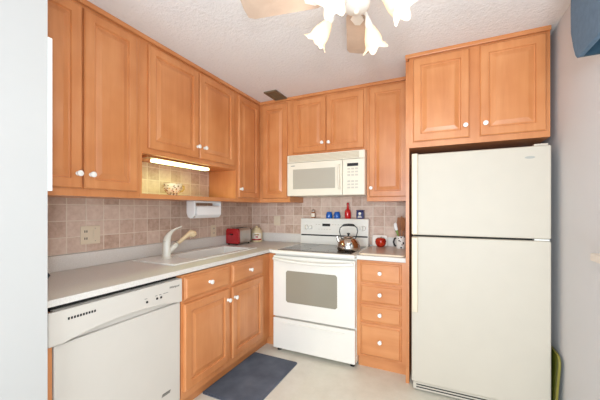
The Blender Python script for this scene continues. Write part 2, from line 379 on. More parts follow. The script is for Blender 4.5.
# narrow tall
c = thing('wall_cabinet', 'narrow single-door maple wall cabinet between microwave and fridge', 'cabinet', (1.64, -0.16, 1.354))
obj('body', B(1.4605, 1.8245, -0.329, 0, 1.354, ZT), 'wood', c)
front_y(c, 'door', 1.483, 1.800, 1.392, 2.358, -0.3295, (1.505, 1.470))
# fridge cabinet and side panel
c = thing('wall_cabinet', 'deep two-door maple cabinet above the refrigerator', 'cabinet', (2.24, -0.35, 1.729))
obj('body', B(1.850, 2.667, -0.695, 0, 1.729, ZT), 'wood', c)
front_y(c, 'door', 1.880, 2.234, 1.768, 2.362, -0.6955, (2.210, 1.845)); front_y(c, 'door', 2.294, 2.645, 1.768, 2.362, -0.6955, (2.324, 1.845))
tag(obj('fridge_side_panel', B(1.8255, 1.8495, -0.672, 0, 0, ZT-0.03), 'wood', origin=(1.83, -0.33, 0)), 'full-height maple panel along the left side of the refrigerator', 'panel')

# base: end panel, sink base, drawer base
tag(obj('end_panel', B(0.003, 0.615, -2.364, -2.330, 0, 0.858), 'wood', origin=(0.3, -2.347, 0)), 'thin maple end panel between white wall end and dishwasher', 'panel')
c = thing('sink_base_cabinet', 'maple sink base cabinet with two doors and two drawer fronts beside the dishwasher', 'cabinet', (0.3, -1.17, 0))
b = MB(); b.box(0.595, 0.615, -1.655, -0.610, 0.10, 0.875); b.box(0.003, 0.595, -1.655, -1.637, 0.0, 0.875); b.box(0.003, 0.595, -1.637, -0.610, 0.10, 0.118); b.box(0.003, 0.595, -0.628, -0.610, 0.118, 0.875)
obj('body', b, 'wood', c)
obj('corner_filler', B(0.596, 0.679, -0.609, -0.590, 0.10, 0.875), 'wood', c)
tk = B(0.535, 0.550, -1.637, -0.530, 0, 0.10); tk.box(0.550, 0.679, -0.545, -0.530, 0, 0.10); obj('toe_kick', tk, 'wood_y', c)
front_x(c, 'drawer', -1.639, -1.209, 0.716, 0.860, 0.6155, (-1.424, 0.790), DRW, 'wood_y'); front_x(c, 'drawer', -1.173, -0.742, 0.716, 0.860, 0.6155, (-0.95, 0.787), DRW, 'wood_y')
front_x(c, 'door', -1.639, -1.209, 0.150, 0.694, 0.6155, (-1.232, 0.612)); front_x(c, 'door', -1.173, -0.742, 0.150, 0.694, 0.6155, (-1.150, 0.612))
c = thing('drawer_base_cabinet', 'narrow maple base cabinet of four drawers between range and refrigerator', 'cabinet', (1.63, -0.3, 0))
obj('body', B(1.444, 1.8245, -0.610, -0.003, 0.10, 0.875), 'wood', c)
obj('toe_kick', B(1.444, 1.8245, -0.562, -0.54, 0, 0.10), 'wood_x', c)
for z0, z1 in ((0.702, 0.860), (0.541, 0.685), (0.388, 0.524), (0.118, 0.371)):
    front_y(c, 'drawer', 1.474, 1.790, z0, z1, -0.6105, (1.632, (z0+z1)/2+0.004), DRW, 'wood_x')

# ------------------------------------------------------------------ worktops, sink, tap
XS = [0.003, 0.085, 0.470, 0.632]; YS = [-2.362, -1.575, -0.640, -0.634, -0.003]
XS2 = XS + [0.678]
c = MB().grid(XS2, YS, lambda i, j: not (i == 1 and j == 1) and not (i == 3 and j < 3), 0.886, 0.914)
c.box(0.003, 0.022, -2.362, -0.003, 0.9145, 1.010, bev=0.003); c.box(0.022, 0.678, -0.022, -0.003, 0.9145, 1.010, bev=0.003)
tag(obj('countertop', c, 'counter', origin=(0.3, -1.2, 0.88)), 'long beige speckled L-shaped countertop with raised lip, running along the left wall', 'countertop')
c = B(1.4445, 1.8245, -0.634, -0.003, 0.880, 0.914, bev=0.003); c.box(1.4445, 1.8245, -0.022, -0.013, 0.9145, 1.010)
tag(obj('countertop', c, 'counter', origin=(1.63, -0.3, 0.88)), 'short beige speckled countertop on the drawer cabinet beside the range', 'countertop')

sx = [0.070, 0.140, 0.452, 0.485]; sy = [-1.590, -1.365, -0.675, -0.625]
snk = thing('kitchen_sink', 'white kitchen sink set into the left countertop', 'sink', (0.27, -1.1, 0.914))
obj('rim', MB().grid(sx, sy, lambda i, j: not (i == 1 and j == 1), 0.9145, 0.922), 'sink', snk)
t = bmesh.new()   # bowl
def ring(ins, z): return [t.verts.new(p) for p in ((0.1395+ins, -1.3655+ins, z), (0.4525-ins, -1.3655+ins, z), (0.4525-ins, -0.6745-ins, z), (0.1395+ins, -0.6745-ins, z))]
R = [ring(0.0, 0.9215), ring(0.006, 0.9155), ring(0.012, 0.775), ring(0.035, 0.752), ring(0.031, 0.745), ring(0.006, 0.770), ring(0.0, 0.9115)]
for a, bb in zip(R, R[1:]):
    if a is R[3]: continue
    for j in range(4): t.faces.new((a[j], a[(j+1) % 4], bb[(j+1) % 4], bb[j]))
t.faces.new(R[3]); t.faces.new(R[4][::-1]); m = MB(); m.merge(t); obj('bowl', m, 'sink', snk)
obj('drain', MB().lathe([(0.045, 0.7525), (0.045, 0.755), (0.03, 0.755), (0.025, 0.753), (0, 0.753)], 24, Matrix.Translation((0.29, -1.02, 0))), 'steel', snk, smooth=40)

fa = thing('kitchen_faucet', 'white single-lever faucet with yellowed pull-out wand on the sink', 'faucet', (0.225, -1.425, 0.922))
obj('body', MB().lathe([(0.036, 0), (0.036, 0.008), (0.030, 0.014), (0.028, 0.07), (0.027, 0.105), (0.026, 0.125)], 28), 'faucet', fa, smooth=40, world=False)
dv = Vector((0.03, 0.30, 0)).normalized()
obj('spout', MB().tube([Vector((0, 0, 0.045))+dv*0.012, Vector((0, 0, 0.072))+dv*0.055, Vector((0, 0, 0.093))+dv*0.085], [0.024, 0.021, 0.018], 18), 'faucet', fa, smooth=50, world=False)
wd = obj('pull_out_wand', MB().tube([Vector((0, 0, 0.096))+dv*0.089, Vector((0, 0, 0.150))+dv*0.175, Vector((0, 0, 0.162))+dv*0.198, Vector((0, 0, 0.170))+dv*0.216, Vector((0, 0, 0.164))+dv*0.236, Vector((0, 0, 0.150))+dv*0.246], [0.0135, 0.0155, 0.021, 0.027, 0.029, 0.026], 18), 'wand', fa, smooth=50, world=False, label='yellowed cream spray wand')
obj('collar', MB().tube([Vector((0, 0, 0.0925))+dv*0.084, Vector((0, 0, 0.0965))+dv*0.0895], 0.0195, 18), 'steel', wd, smooth=40, world=False)
obj('spray_face', MB().tube([Vector((0, 0, 0.150))+dv*0.2465, Vector((0, 0, 0.146))+dv*0.249], 0.022, 18), 'black', wd, smooth=40, world=False)
obj('lever', MB().tube([(0, 0, 0.122), (0.001, 0.006, 0.150), (0.004, 0.020, 0.176), (0.008, 0.044, 0.198), (0.012, 0.075, 0.213), (0.016, 0.110, 0.224), (0.017, 0.122, 0.227)], [0.0275, 0.025, 0.018, 0.011, 0.007, 0.005, 0.006], 18), 'faucet', fa, smooth=60, world=False)

# ------------------------------------------------------------------ dishwasher
d = thing('dishwasher', 'white built-in dishwasher under the left countertop by the white wall', 'dishwasher', (0.3, -1.99, 0))
Y0, Y1 = -2.324, -1.661
obj('body', B(0.02, 0.585, Y0+0.006, Y1-0.006, 0.04, 0.874), 'dark', d)
obj('door', B(0.586, 0.616, Y0, Y1, 0.115, 0.716, bev=0.006), 'dishw', d)
pts = [(Y0-0.028, 0.862), (Y0-0.028, 0.722)]
for i in range(0, 21):
    f = i/20; yy = Y0+0.03+(Y1-Y0-0.06)*f; pts.append((yy, 0.722+0.030*math.sin(PI*f)**0.8))
pts += [(Y1-0.002, 0.722), (Y1-0.002, 0.862)]
cp = obj('control_panel', MB().prism(pts, lambda a, bb, dd: (dd, a, bb), 0.6165, 0.6340, bev=0.004), 'dishw', d)
obj('panel_backing', B(0.586, 0.602, Y0+0.002, Y1-0.002, 0.717, 0.862), 'dishw', d)
boxes('vent_slot', [(0.6335, 0.6348, -2.282+i*0.0118, -2.2745+i*0.0118, 0.815, 0.8255) for i in range(10)], 'black', cp)
for y, z in ((-1.905, 0.785), (-1.842, 0.787), (-1.816, 0.787)): obj('button', B(0.6335, 0.6370, y-0.006, y+0.006, z-0.006, z+0.006, bev=0.002), 'black', cp)
boxes('button_mark', [(0.6335, 0.6345, y-0.004, y+0.012, 0.802, 0.805) for y in (-1.915, -1.852, -1.826, -1.797, -1.780)], 'grey_ink', cp)
text('brand_lettering', 'Whirlpool', 0.017, 'grey_ink', cp, (0.6345, -1.722, 0.826), RLEFT)
obj('badge', MB().prism([(-1.797, 0.204), (-1.742, 0.204), (-1.735, 0.219), (-1.79, 0.219)], lambda a, bb, dd: (dd, a, bb), 0.6155, 0.6185), 'grey_ink', d)
obj('toe_panel', B(0.545, 0.560, Y0+0.006, Y1-0.006, 0, 0.112), 'dishw', d)

# ------------------------------------------------------------------ range
r = thing('electric_range', 'white freestanding electric range with glass cooktop between the maple base cabinets', 'stove', (1.061, -0.34, 0))
RX0, RX1 = 0.683, 1.4415
obj('body', B(RX0, RX1, -0.612, -0.024, 0.036, 0.894), 'white_app', r)
ct = obj('cooktop', B(RX0-0.002, RX1+0.001, -0.682, -0.024, 0.888, 0.9185, bev=0.006), 'white_app', r)
obj('glass_hob', B(0.722, 1.402, -0.640, -0.110, 0.9175, 0.9215, bev=0.0015), 'hob', ct)
for bx, by, br in ((0.88, -0.50, 0.105), (1.24, -0.50, 0.08), (0.88, -0.24, 0.075), (1.24, -0.24, 0.10)):
    obj('burner_ring', MB().lathe([(br, 0.9215), (br, 0.9218), (br-0.004, 0.9218), (br-0.004, 0.9215)], 40, Matrix.Translation((bx, by, 0)), cap=False), 'grey_ink', ct)
dr = obj('oven_door', B(RX0+0.002, RX1-0.002, -0.658, -0.6125, 0.322, 0.868, bev=0.007), 'white_app', r)
wn = obj('door_window', MB().prism([(0.817+0.02*(1-math.cos(a)) if False else px, pz) for px, pz in [(0.817, 0.475), (0.832, 0.460), (1.276, 0.460), (1.291, 0.475), (1.291, 0.725), (1.276, 0.740), (0.832, 0.740), (0.817, 0.725)]], lambda a, bb, dd: (a, -dd, bb), 0.6565, 0.6605), 'oven_glass', dr)
hn = MB()
n = 24
hp = [(RX0+0.012+(RX1-RX0-0.024)*i/n, -0.668-0.030*min(1, math.sin(PI*i/n)*2.2), 0.842-0.018*math.sin(PI*i/n)) for i in range(n+1)]
hn.tube(hp, 0.0135, 12); obj('handle', hn, 'white_app', dr, smooth=50)
dw = obj('storage_drawer', B(RX0+0.002, RX1-0.002, -0.658, -0.6125, 0.036, 0.308, bev=0.006), 'white_app', r)
obj('drawer_grip', MB().prism([(0.80, 0.262), (1.33, 0.262), (1.36, 0.276), (0.77, 0.276)], lambda a, bb, dd: (a, -dd, bb), 0.657, 0.6665, bev=0.003), 'white_app', dw)
for fx in (0.72, 1.405):
    for fy in (-0.60, -0.08): obj('foot', MB().lathe([(0.02, 0), (0.02, 0.012), (0.012, 0.018), (0.012, 0.036)], 16, Matrix.Translation((fx, fy, 0))), 'black', r, smooth=40)
bg = obj('backguard', MB().prism([(-0.105, 0.919), (-0.090, 1.182), (-0.082, 1.188), (-0.026, 1.188), (-0.026, 0.919)], lambda a, bb, dd: (dd, a, bb), 0.696, 1.424, bev=0.005), 'white_app', r)
obj('vent_band', MB().prism([(-0.1015, 1.006), (-0.1008, 1.020), (-0.09, 1.020), (-0.09, 1.006)], lambda a, bb, dd: (dd, a, bb), 0.706, 1.416), 'black', bg)
def yb(z): return -0.105+0.015*(z-0.919)/0.263
for kx, kz, kr in ((0.763, 1.095, 0.026), (0.815, 1.095, 0.020), (1.320, 1.095, 0.020), (1.373, 1.095, 0.026)):
    kb = obj('control_knob', MB().lathe([(kr, 0), (kr, 0.012), (kr*0.8, 0.02), (0, 0.021)], 24, Matrix.Translation((kx, yb(kz), kz)) @ Matrix.Rotation(PI/2, 4, 'X')), 'white_app', bg, smooth=40)
    obj('knob_grip', B(kx-0.004, kx+0.004, yb(kz)-0.028, yb(kz)-0.0205, kz-kr*0.8, kz+kr*0.8, bev=0.002), 'white_app' if kr < 0.025 else 'pale_ink', kb)
obj('clock_display', B(0.945, 1.030, yb(1.13)-0.004, yb(1.13)+0.004, 1.108, 1.134), 'black', bg)
for i in range(6): obj('touch_key', B(0.87+i*0.03-(0 if i < 2 else -0.12), 0.886+i*0.03-(0 if i < 2 else -0.12), yb(1.12)-0.002, yb(1.12)+0.004, 1.122, 1.128), 'pale_ink', bg)
for i in range(5): obj('touch_key', B(0.90+i*0.03, 0.917+i*0.03, yb(1.07)-0.002, yb(1.07)+0.004, 1.074, 1.078), 'pale_ink', bg)

# ------------------------------------------------------------------ microwave
m = thing('microwave_oven', 'cream over-the-range microwave hung under the short cabinet', 'microwave', (1.073, -0.2, 1.41))
MX0, MX1 = 0.692, 1.4575
obj('body', B(MX0, MX1, -0.378, -0.013, 1.412, 1.808), 'micro', m)
g = obj('vent_grille', B(MX0, MX1, -0.398, -0.3785, 1.736, 1.808, bev=0.004), 'micro', m)
boxes('vent_slat', [(MX0+0.02, MX1-0.05, -0.4005, -0.398, 1.743+i*0.012, 1.7515+i*0.012) for i in range(5)], 'grille', g)
dd_ = obj('door', B(MX0, 1.252, -0.400, -0.3785, 1.412, 1.733, bev=0.006), 'micro', m)
obj('window', B(0.757, 1.186, -0.4025, -0.3985, 1.478, 1.668, bev=0.0015), 'mw_glass', dd_)
obj('handle', MB().tube([(1.228, -0.402, 1.688), (1.228, -0.420, 1.672), (1.228, -0.424, 1.58), (1.228, -0.420, 1.488), (1.228, -0.402, 1.470)], 0.009, 10), 'micro', dd_, smooth=60)
obj('brand_mark', B(0.735, 0.775, -0.4012, -0.3995, 1.700, 1.706), 'grey_ink', dd_)
p = obj('control_panel', B(1.256, MX1, -0.400, -0.3785, 1.412, 1.733, bev=0.005), 'micro', m)
obj('display', B(1.300, 1.400, -0.4025, -0.3995, 1.668, 1.695), 'black', p)
boxes('key', [(1.302+cl*0.035, 1.328+cl*0.035, -0.4012, -0.3995, 1.638-rw*0.028, 1.653-rw*0.028) for rw in range(7) if rw != 3 for cl in range(3)], 'pale_ink', p)

# ------------------------------------------------------------------ refrigerator
f = thing('refrigerator', 'large bisque top-freezer refrigerator standing by the right wall', 'refrigerator', (2.26, -0.4, 0))
FX0, FX1 = 1.873, 2.657
obj('body', B(FX0+0.008, FX1-0.006, -0.690, -0.04, 0.025, 1.660, bev=0.004), 'bisque', f)
fd = obj('freezer_door', B(FX0, FX1, -0.7585, -0.696, 1.104, 1.669, bev=0.009, seg=3), 'bisque', f)
rd = obj('fridge_door', B(FX0, FX1, -0.7585, -0.696, 0.072, 1.092, bev=0.009, seg=3), 'bisque', f)
obj('gasket', B(FX0+0.012, FX1-0.012, -0.6955, -0.6905, 0.08, 1.66), 'dark', f)
obj('handle', B(1.876, 1.916, -0.785, -0.7575, 1.108, 1.672, bev=0.007), 'bisque_dark', fd, label='yellowed full-height handle strip')
obj('handle', B(1.876, 1.916, -0.785, -0.7575, 0.566, 1.088, bev=0.007), 'bisque_dark', rd, label='yellowed handle strip')
obj('badge', MB().prism([(2.552+0.026*math.cos(a*PI/8), 1.600+0.008*math.sin(a*PI/8)) for a in range(16)], lambda a, bb, dd: (a, -dd, bb), 0.758, 0.760), 'badge_grey', fd)
obj('top_hinge', B(2.575, 2.645, -0.745, -0.60, 1.6695, 1.682, bev=0.003), 'bisque', f)
obj('middle_hinge', B(2.575, 2.650, -0.752, -0.70, 1.0935, 1.1025), 'ceramic', f)
g = obj('base_grille', B(FX0+0.01, FX1-0.01, -0.735, -0.69, 0.012, 0.062), 'bisque', f)
boxes('grille_slot', [(FX0+0.03, FX1-0.03, -0.737, -0.734, 0.024+i*0.018, 0.031+i*0.018) for i in range(2)], 'dark', g)
for fx in (1.92, 2.60):
    for fy in (-0.66, -0.1): obj('foot', MB().lathe([(0.018, 0), (0.018, 0.026)], 14, Matrix.Translation((fx, fy, 0))), 'black', f)

# ------------------------------------------------------------------ under-cabinet light, cup, towel holder, outlets
u = thing('under_cabinet_light', 'lit fluorescent strip light under the short cabinet in the niche', 'lamp', (0.25, -1.30, 1.61))
obj('housing', B(0.215, 0.285, -1.635, -1.03, 1.634, 1.6465), 'utensil', u)
obj('diffuser', B(0.222, 0.280, -1.565, -1.032, 1.612, 1.634, bev=0.008, seg=3), 'tube', u)
L = bpy.data.lights.new('niche_glow', 'AREA'); L.shape = 'RECTANGLE'; L.size = 0.05; L.size_y = 0.5; L.energy = 1.3; L.color = (0.70, 1.0, 0.42)
lo = bpy.data.objects.new('niche_glow', L); COL.objects.link(lo); lo.location = (0.25, -1.30, 1.608)

tc_ = thing('teacup', 'floral patterned teacup on the niche shelf', 'cup', (0.17, -1.322, 1.3845))
obj('cup_body', MB().lathe([(0, 0), (0.036, 0.001), (0.038, 0.008), (0.034, 0.016), (0.048, 0.028), (0.062, 0.05), (0.068, 0.078), (0.072, 0.096), (0.068, 0.095), (0.062, 0.07), (0.05, 0.04), (0.03, 0.022), (0, 0.02)], 32), 'floral', tc_, smooth=60, world=False)
obj('handle', MB().tube([(0, 0.064, 0.080), (0, 0.088, 0.092), (0, 0.112, 0.084), (0, 0.114, 0.062), (0, 0.092, 0.042), (0, 0.058, 0.038)], 0.006, 10), 'gold', tc_, smooth=60, world=False, label='gold cup handle')

p = thing('paper_towel_holder', 'white paper towel holder mounted under the niche shelf', 'paper towel holder', (0.17, -0.99, 1.21))
fr = MB(); fr.box(0.145, 0.237, -1.160, -0.832, 1.338, 1.3535, bev=0.004)
for y in (-1.160, -0.847): fr.prism([(0.145, 1.345), (0.145, 1.25), (0.16, 1.215), (0.20, 1.208), (0.237, 1.235), (0.238, 1.345)], lambda a, bb, dd: (a, dd, bb), y, y+0.015, bev=0.004)
obj('frame', fr, 'white_pl', p)
obj('tear_cover', MB().prism([(0.238, 1.312), (0.246, 1.30), (0.246, 1.236), (0.222, 1.210), (0.165, 1.206), (0.165, 1.209), (0.220, 1.214), (0.242, 1.238), (0.242, 1.298), (0.236, 1.310)], lambda a, bb, dd: (a, dd, bb), -1.144, -0.848), 'white_pl', p)
obj('paper_roll', MB().lathe([(0.02, 0), (0.040, 0), (0.040, 0.29), (0.02, 0.29)], 30, Matrix.Translation((0.195, -1.143, 1.264)) @ Matrix.Rotation(-PI/2, 4, 'X')), 'paper', p, smooth=40)

o = thing('outlet_plate', 'wide almond double outlet plate on the tile above the dishwasher', 'outlet', (0.012, -1.838, 1.118))
obj('plate', B(0.0122, 0.018, -1.898, -1.778, 1.060, 1.177, bev=0.003), 'plate', o)
boxes('socket_slot', [(0.0175, 0.0188, y, y+0.005, z, z+0.014) for z in (1.09, 1.135) for y in (-1.876, -1.864)], 'dark', o)
obj('switch_rocker', B(0.0175, 0.0205, -1.822, -1.800, 1.088, 1.150, bev=0.002), 'plate', o)
boxes('plate_screw', [(0.0175, 0.019, -1.813, -1.808, z, z+0.004) for z in (1.158, 1.076)], 'grey_ink', o)
o = thing('outlet_plate', 'single almond outlet plate on the tile above the sink', 'outlet', (0.012, -0.68, 1.066))
obj('plate', B(0.0122, 0.018, -0.722, -0.645, 1.008, 1.126, bev=0.003), 'plate', o)
boxes('socket_slot', [(0.0175, 0.0188, y, y+0.004, z, z+0.014) for z in (1.04, 1.085) for y in (-0.692, -0.678)], 'grey_ink', o)
o = thing('outlet_plate', 'pale switch plate on the back wall tile left of the range', 'outlet', (0.36, -0.012, 1.155))
obj('plate', B(0.318, 0.402, -0.018, -0.0122, 1.097, 1.206, bev=0.003), 'plate', o)
obj('switch_rocker', B(0.348, 0.372, -0.021, -0.0175, 1.118, 1.186, bev=0.002), 'plate', o)

# ------------------------------------------------------------------ things on the worktop
t = thing('toaster', 'red toaster with steel side in the counter corner', 'toaster', (0.108, -0.400, 0.9145))
tp = [(-0.082, 0.012), (0.082, 0.012), (0.086, 0.03), (0.086, 0.150), (0.070, 0.172), (-0.070, 0.172), (-0.086, 0.150), (-0.086, 0.03)]
obj('body', MB().prism(tp, lambda a, bb, dd: (a*0.96, dd, 0.004+bb*0.985), -0.085, 0.135), 'steel', t, world=False)
obj('end_cap', MB().prism(tp, lambda a, bb, dd: (a, dd, bb), -0.135, -0.0855, bev=0.008), 'red', t, world=False, label='red end cap')
obj('end_cap', MB().prism(tp, lambda a, bb, dd: (a, dd, bb), 0.1355, 0.150, bev=0.005), 'black', t, world=False, label='black rear cap')
obj('lever', B(-0.018, 0.018, -0.158, -0.1345, 0.105, 0.118, bev=0.004), 'black', t, world=False)
boxes('bread_slot', [(x, x+0.03, -0.07, 0.12, 0.1725, 0.1765) for x in (-0.045, 0.015)], 'black', t, world=False)
for x in (-0.06, 0.06):
    for y in (-0.11, 0.12): obj('foot', MB().lathe([(0.01, 0), (0.01, 0.013)], 12, Matrix.Translation((x, y, 0))), 'black', t, world=False)

t.scale = (0.90, 0.86, 0.98)
j = thing('canister', 'cream ceramic canister with printed label beside the red toaster', 'jar', (0.142, -0.106, 0.9145))
obj('body', MB().lathe([(0, 0), (0.055, 0), (0.058, 0.006), (0.058, 0.10), (0.052, 0.125), (0.036, 0.136), (0.034, 0.142)], 32), 'cream', j, smooth=50, world=False)
obj('lid', MB().lathe([(0.037, 0.1425), (0.037, 0.150), (0.02, 0.156), (0.010, 0.160), (0.012, 0.170), (0, 0.173)], 24), 'cream', j, smooth=50, world=False)
def arc_label(r0, a0, a1, z0, z1, n=10):
    t = bmesh.new(); prev = None
    for i in range(n+1):
        a = a0+(a1-a0)*i/n; q = [t.verts.new((rr*math.cos(a), rr*math.sin(a), z)) for rr, z in ((r0, z0), (r0+0.0012, z0), (r0+0.0012, z1), (r0, z1))]
        if prev:
            for k_ in range(4): t.faces.new((prev[k_], prev[(k_+1) % 4], q[(k_+1) % 4], q[k_]))
        else: t.faces.new(q[::-1])
        prev = q
    t.faces.new(prev); m = MB(); m.merge(t); return m
ca = math.atan2(-2.90, 1.915)
lb = obj('label', arc_label(0.0578, ca-0.9, ca+0.9, 0.018, 0.095), 'label_white', j, world=False)
obj('label_red_band', arc_label(0.0588, ca-0.9, ca+0.9, 0.018, 0.033), 'red', lb, world=False)
obj('label_gold_arch', arc_label(0.0588, ca-0.4, ca+0.4, 0.070, 0.084), 'gold', lb, world=False)
obj('label_red_mark', arc_label(0.0588, ca-0.22, ca+0.22, 0.046, 0.062), 'red', lb, world=False)

mg = thing('mug', 'black mug mostly hidden behind the white wall end, handle showing', 'mug', (0.25, -2.246, 0.9145))
obj('mug_body', MB().lathe([(0, 0), (0.036, 0), (0.038, 0.004), (0.038, 0.09), (0.034, 0.09), (0.034, 0.008), (0, 0.006)], 24), 'black', mg, smooth=40, world=False)
hd = Vector((0.0, 1.0, 0)).normalized()
obj('handle', MB().tube([hd*0.034+Vector((0, 0, 0.060)), hd*0.058+Vector((0, 0, 0.052)), hd*0.073+Vector((0, 0, 0.030)), hd*0.060+Vector((0, 0, 0.014)), hd*0.034+Vector((0, 0, 0.012))], 0.007, 8), 'black', mg, smooth=60, world=False)

j.scale = (1.12, 1.12, 1.04)
# kettle
q = thing('kettle', 'polished steel tea kettle with black handle on the glass cooktop', 'kettle', (1.324, -0.440, 0.9222))
obj('body', MB().lathe([(0, 0), (0.088, 0), (0.098, 0.006), (0.101, 0.022), (0.099, 0.045), (0.090, 0.075), (0.073, 0.098), (0.048, 0.112), (0.040, 0.115)], 40), 'chrome', q, smooth=50, world=False)
ld = obj('lid', MB().lathe([(0.042, 0.1155), (0.040, 0.120), (0.02, 0.127), (0, 0.128)], 28), 'chrome', q, smooth=50, world=False)
obj('lid_knob', MB().lathe([(0.008, 0.128), (0.007, 0.136), (0.014, 0.142), (0.014, 0.150), (0, 0.154)], 18), 'black', ld, smooth=50, world=False)
rv = Vector((math.cos(0.4416), math.sin(0.4416), 0))
def kp_(s_, z): return rv*s_+Vector((0, 0, z))
obj('spout', MB().tube([kp_(-0.070, 0.062), kp_(-0.094, 0.094), kp_(-0.100, 0.124)], [0.018, 0.011, 0.008], 14), 'chrome', q, smooth=60, world=False)
for s_ in (-1, 1): obj('handle_stem', MB().tube([kp_(s_*0.062, 0.100), kp_(s_*0.070, 0.128), kp_(s_*0.080, 0.165), kp_(s_*0.074, 0.198), kp_(s_*0.052, 0.216)], 0.0042, 8), 'black', q, smooth=60, world=False)
obj('handle_grip', MB().tube([kp_(-0.054, 0.215), kp_(-0.04, 0.221), kp_(0, 0.224), kp_(0.04, 0.221), kp_(0.054, 0.215)], [0.007, 0.011, 0.0115, 0.011, 0.007], 12), 'black', q, smooth=60, world=False)

# on top of the backguard
BZ = 1.1885; BY = -0.056
s = thing('pepper_shaker', 'small dark shaker with white label, leftmost on the range backguard', 'shaker', (0.826, BY, BZ))
obj('body', MB().lathe([(0, 0), (0.021, 0), (0.022, 0.004), (0.021, 0.055), (0.015, 0.068)], 20), 'utensil', s, smooth=50, world=False)
obj('cap', MB().lathe([(0.0155, 0.0685), (0.0155, 0.082), (0.01, 0.092), (0, 0.094)], 18), 'steel', s, smooth=50, world=False)
obj('label', arc_label(0.0222, -PI/2-0.9, -PI/2+1.1, 0.014, 0.052), 'label_white', s, world=False)
def cup(x, label):
    s = thing('blue_cup', label, 'cup', (x, BY, BZ), group='blue cups on the range backguard')
    obj('cup_body', MB().lathe([(0, 0), (0.031, 0), (0.034, 0.012), (0.034, 0.035), (0.028, 0.058), (0.023, 0.068), (0.021, 0.068), (0.026, 0.056), (0.030, 0.034), (0.028, 0.006), (0, 0.005)], 24), 'blue', s, smooth=60, world=False)
cup(1.006, 'bright blue cup on the backguard, nearer the dark shaker'); cup(1.092, 'bright blue cup on the backguard, nearer the red bottle')
s = thing('red_bottle', 'slim red bottle with long neck on the range backguard', 'bottle', (1.206, BY, BZ))
obj('body', MB().lathe([(0, 0), (0.030, 0), (0.033, 0.004), (0.033, 0.062), (0.028, 0.082), (0.013, 0.100), (0.011, 0.135)], 24), 'red_glass', s, smooth=50, world=False)
obj('stopper', MB().lathe([(0.0135, 0.1355), (0.0135, 0.150), (0.009, 0.162), (0, 0.164)], 16), 'red', s, smooth=50, world=False)
s = thing('blue_tin', 'navy blue tin with white emblem, rightmost on the range backguard', 'tin', (1.335, BY, BZ))
obj('body', B(-0.036, 0.036, -0.028, 0.028, 0, 0.074, bev=0.006), 'navy', s, world=False)
obj('lid', B(-0.037, 0.037, -0.029, 0.029, 0.0745, 0.086, bev=0.004), 'navy', s, world=False)
em = MB(); em.prism([(0.014*math.cos(a*PI/6), 0.052+0.014*math.sin(a*PI/6)) for a in range(12)], lambda a, bb, dd: (a, -dd, bb), 0.0278, 0.029); em.box(-0.02, 0.02, -0.029, -0.0278, 0.014, 0.022); em.box(-0.014, 0.014, -0.029, -0.0278, 0.026, 0.031)
obj('emblem', em, 'label_white', s, world=False)

# right worktop
cb = thing('cutting_board', 'beige rounded cutting board lying on the short countertop', 'cutting board', (1.62, -0.33, 0.9145))
def rrect(x0, x1, y0, y1, r, n=5):
    o = []
    for cx, cy, a0 in ((x1-r, y1-r, 0), (x0+r, y1-r, PI/2), (x0+r, y0+r, PI), (x1-r, y0+r, 1.5*PI)):
        for i in range(n+1): o.append((cx+r*math.cos(a0+PI/2*i/n), cy+r*math.sin(a0+PI/2*i/n)))
    return o
obj('board', MB().prism(rrect(1.452, 1.812, -0.606, -0.052, 0.035), lambda a, bb, dd: (a, bb, dd), 0.9145, 0.928, bev=0.003), 'board_edge', cb)
obj('cutting_surface', MB().prism(rrect(1.460, 1.804, -0.598, -0.060, 0.03), lambda a, bb, dd: (a, bb, dd), 0.928, 0.9295), 'board', cb)
ZB = 0.9297
tag(obj('white_tile', MB().prism(rrect(-0.068, 0.068, 0, 0.104, 0.012), lambda a, bb, dd: (a, dd+bb*0.05, bb), -0.006, 0.0, bev=0.001), 'tray_white', origin=(1.528, -0.074, ZB), world=False), 'square white tile leaning on the lip behind the red apple', 'tile')
a = thing('apple_ornament', 'red apple-shaped jar in front of the white tile', 'ornament', (1.546, -0.135, ZB))
obj('body', MB().lathe([(0.0, 0.004), (0.018, 0.0), (0.032, 0.006), (0.046, 0.028), (0.050, 0.052), (0.044, 0.074), (0.028, 0.085), (0.012, 0.083), (0, 0.077)], 32, wave=lambda i, r, z, an: (r*(1+0.03*math.cos(5*an)), z)), 'apple', a, smooth=60, world=False)
obj('stem', MB().tube([(0, 0, 0.076), (0.002, 0, 0.088), (0.007, 0, 0.098)], 0.0025, 8), 'utensil', a, smooth=60, world=False)
for s_ in (-1, 1): obj('leaf', MB().prism([(0, 0), (0.014, 0.007), (0.036, 0.002), (0.016, -0.008)], lambda a_, b_, d_: (s_*a_, b_-0.01, d_+0.086-a_*0.15), 0, 0.0015), 'leaf', a, world=False)

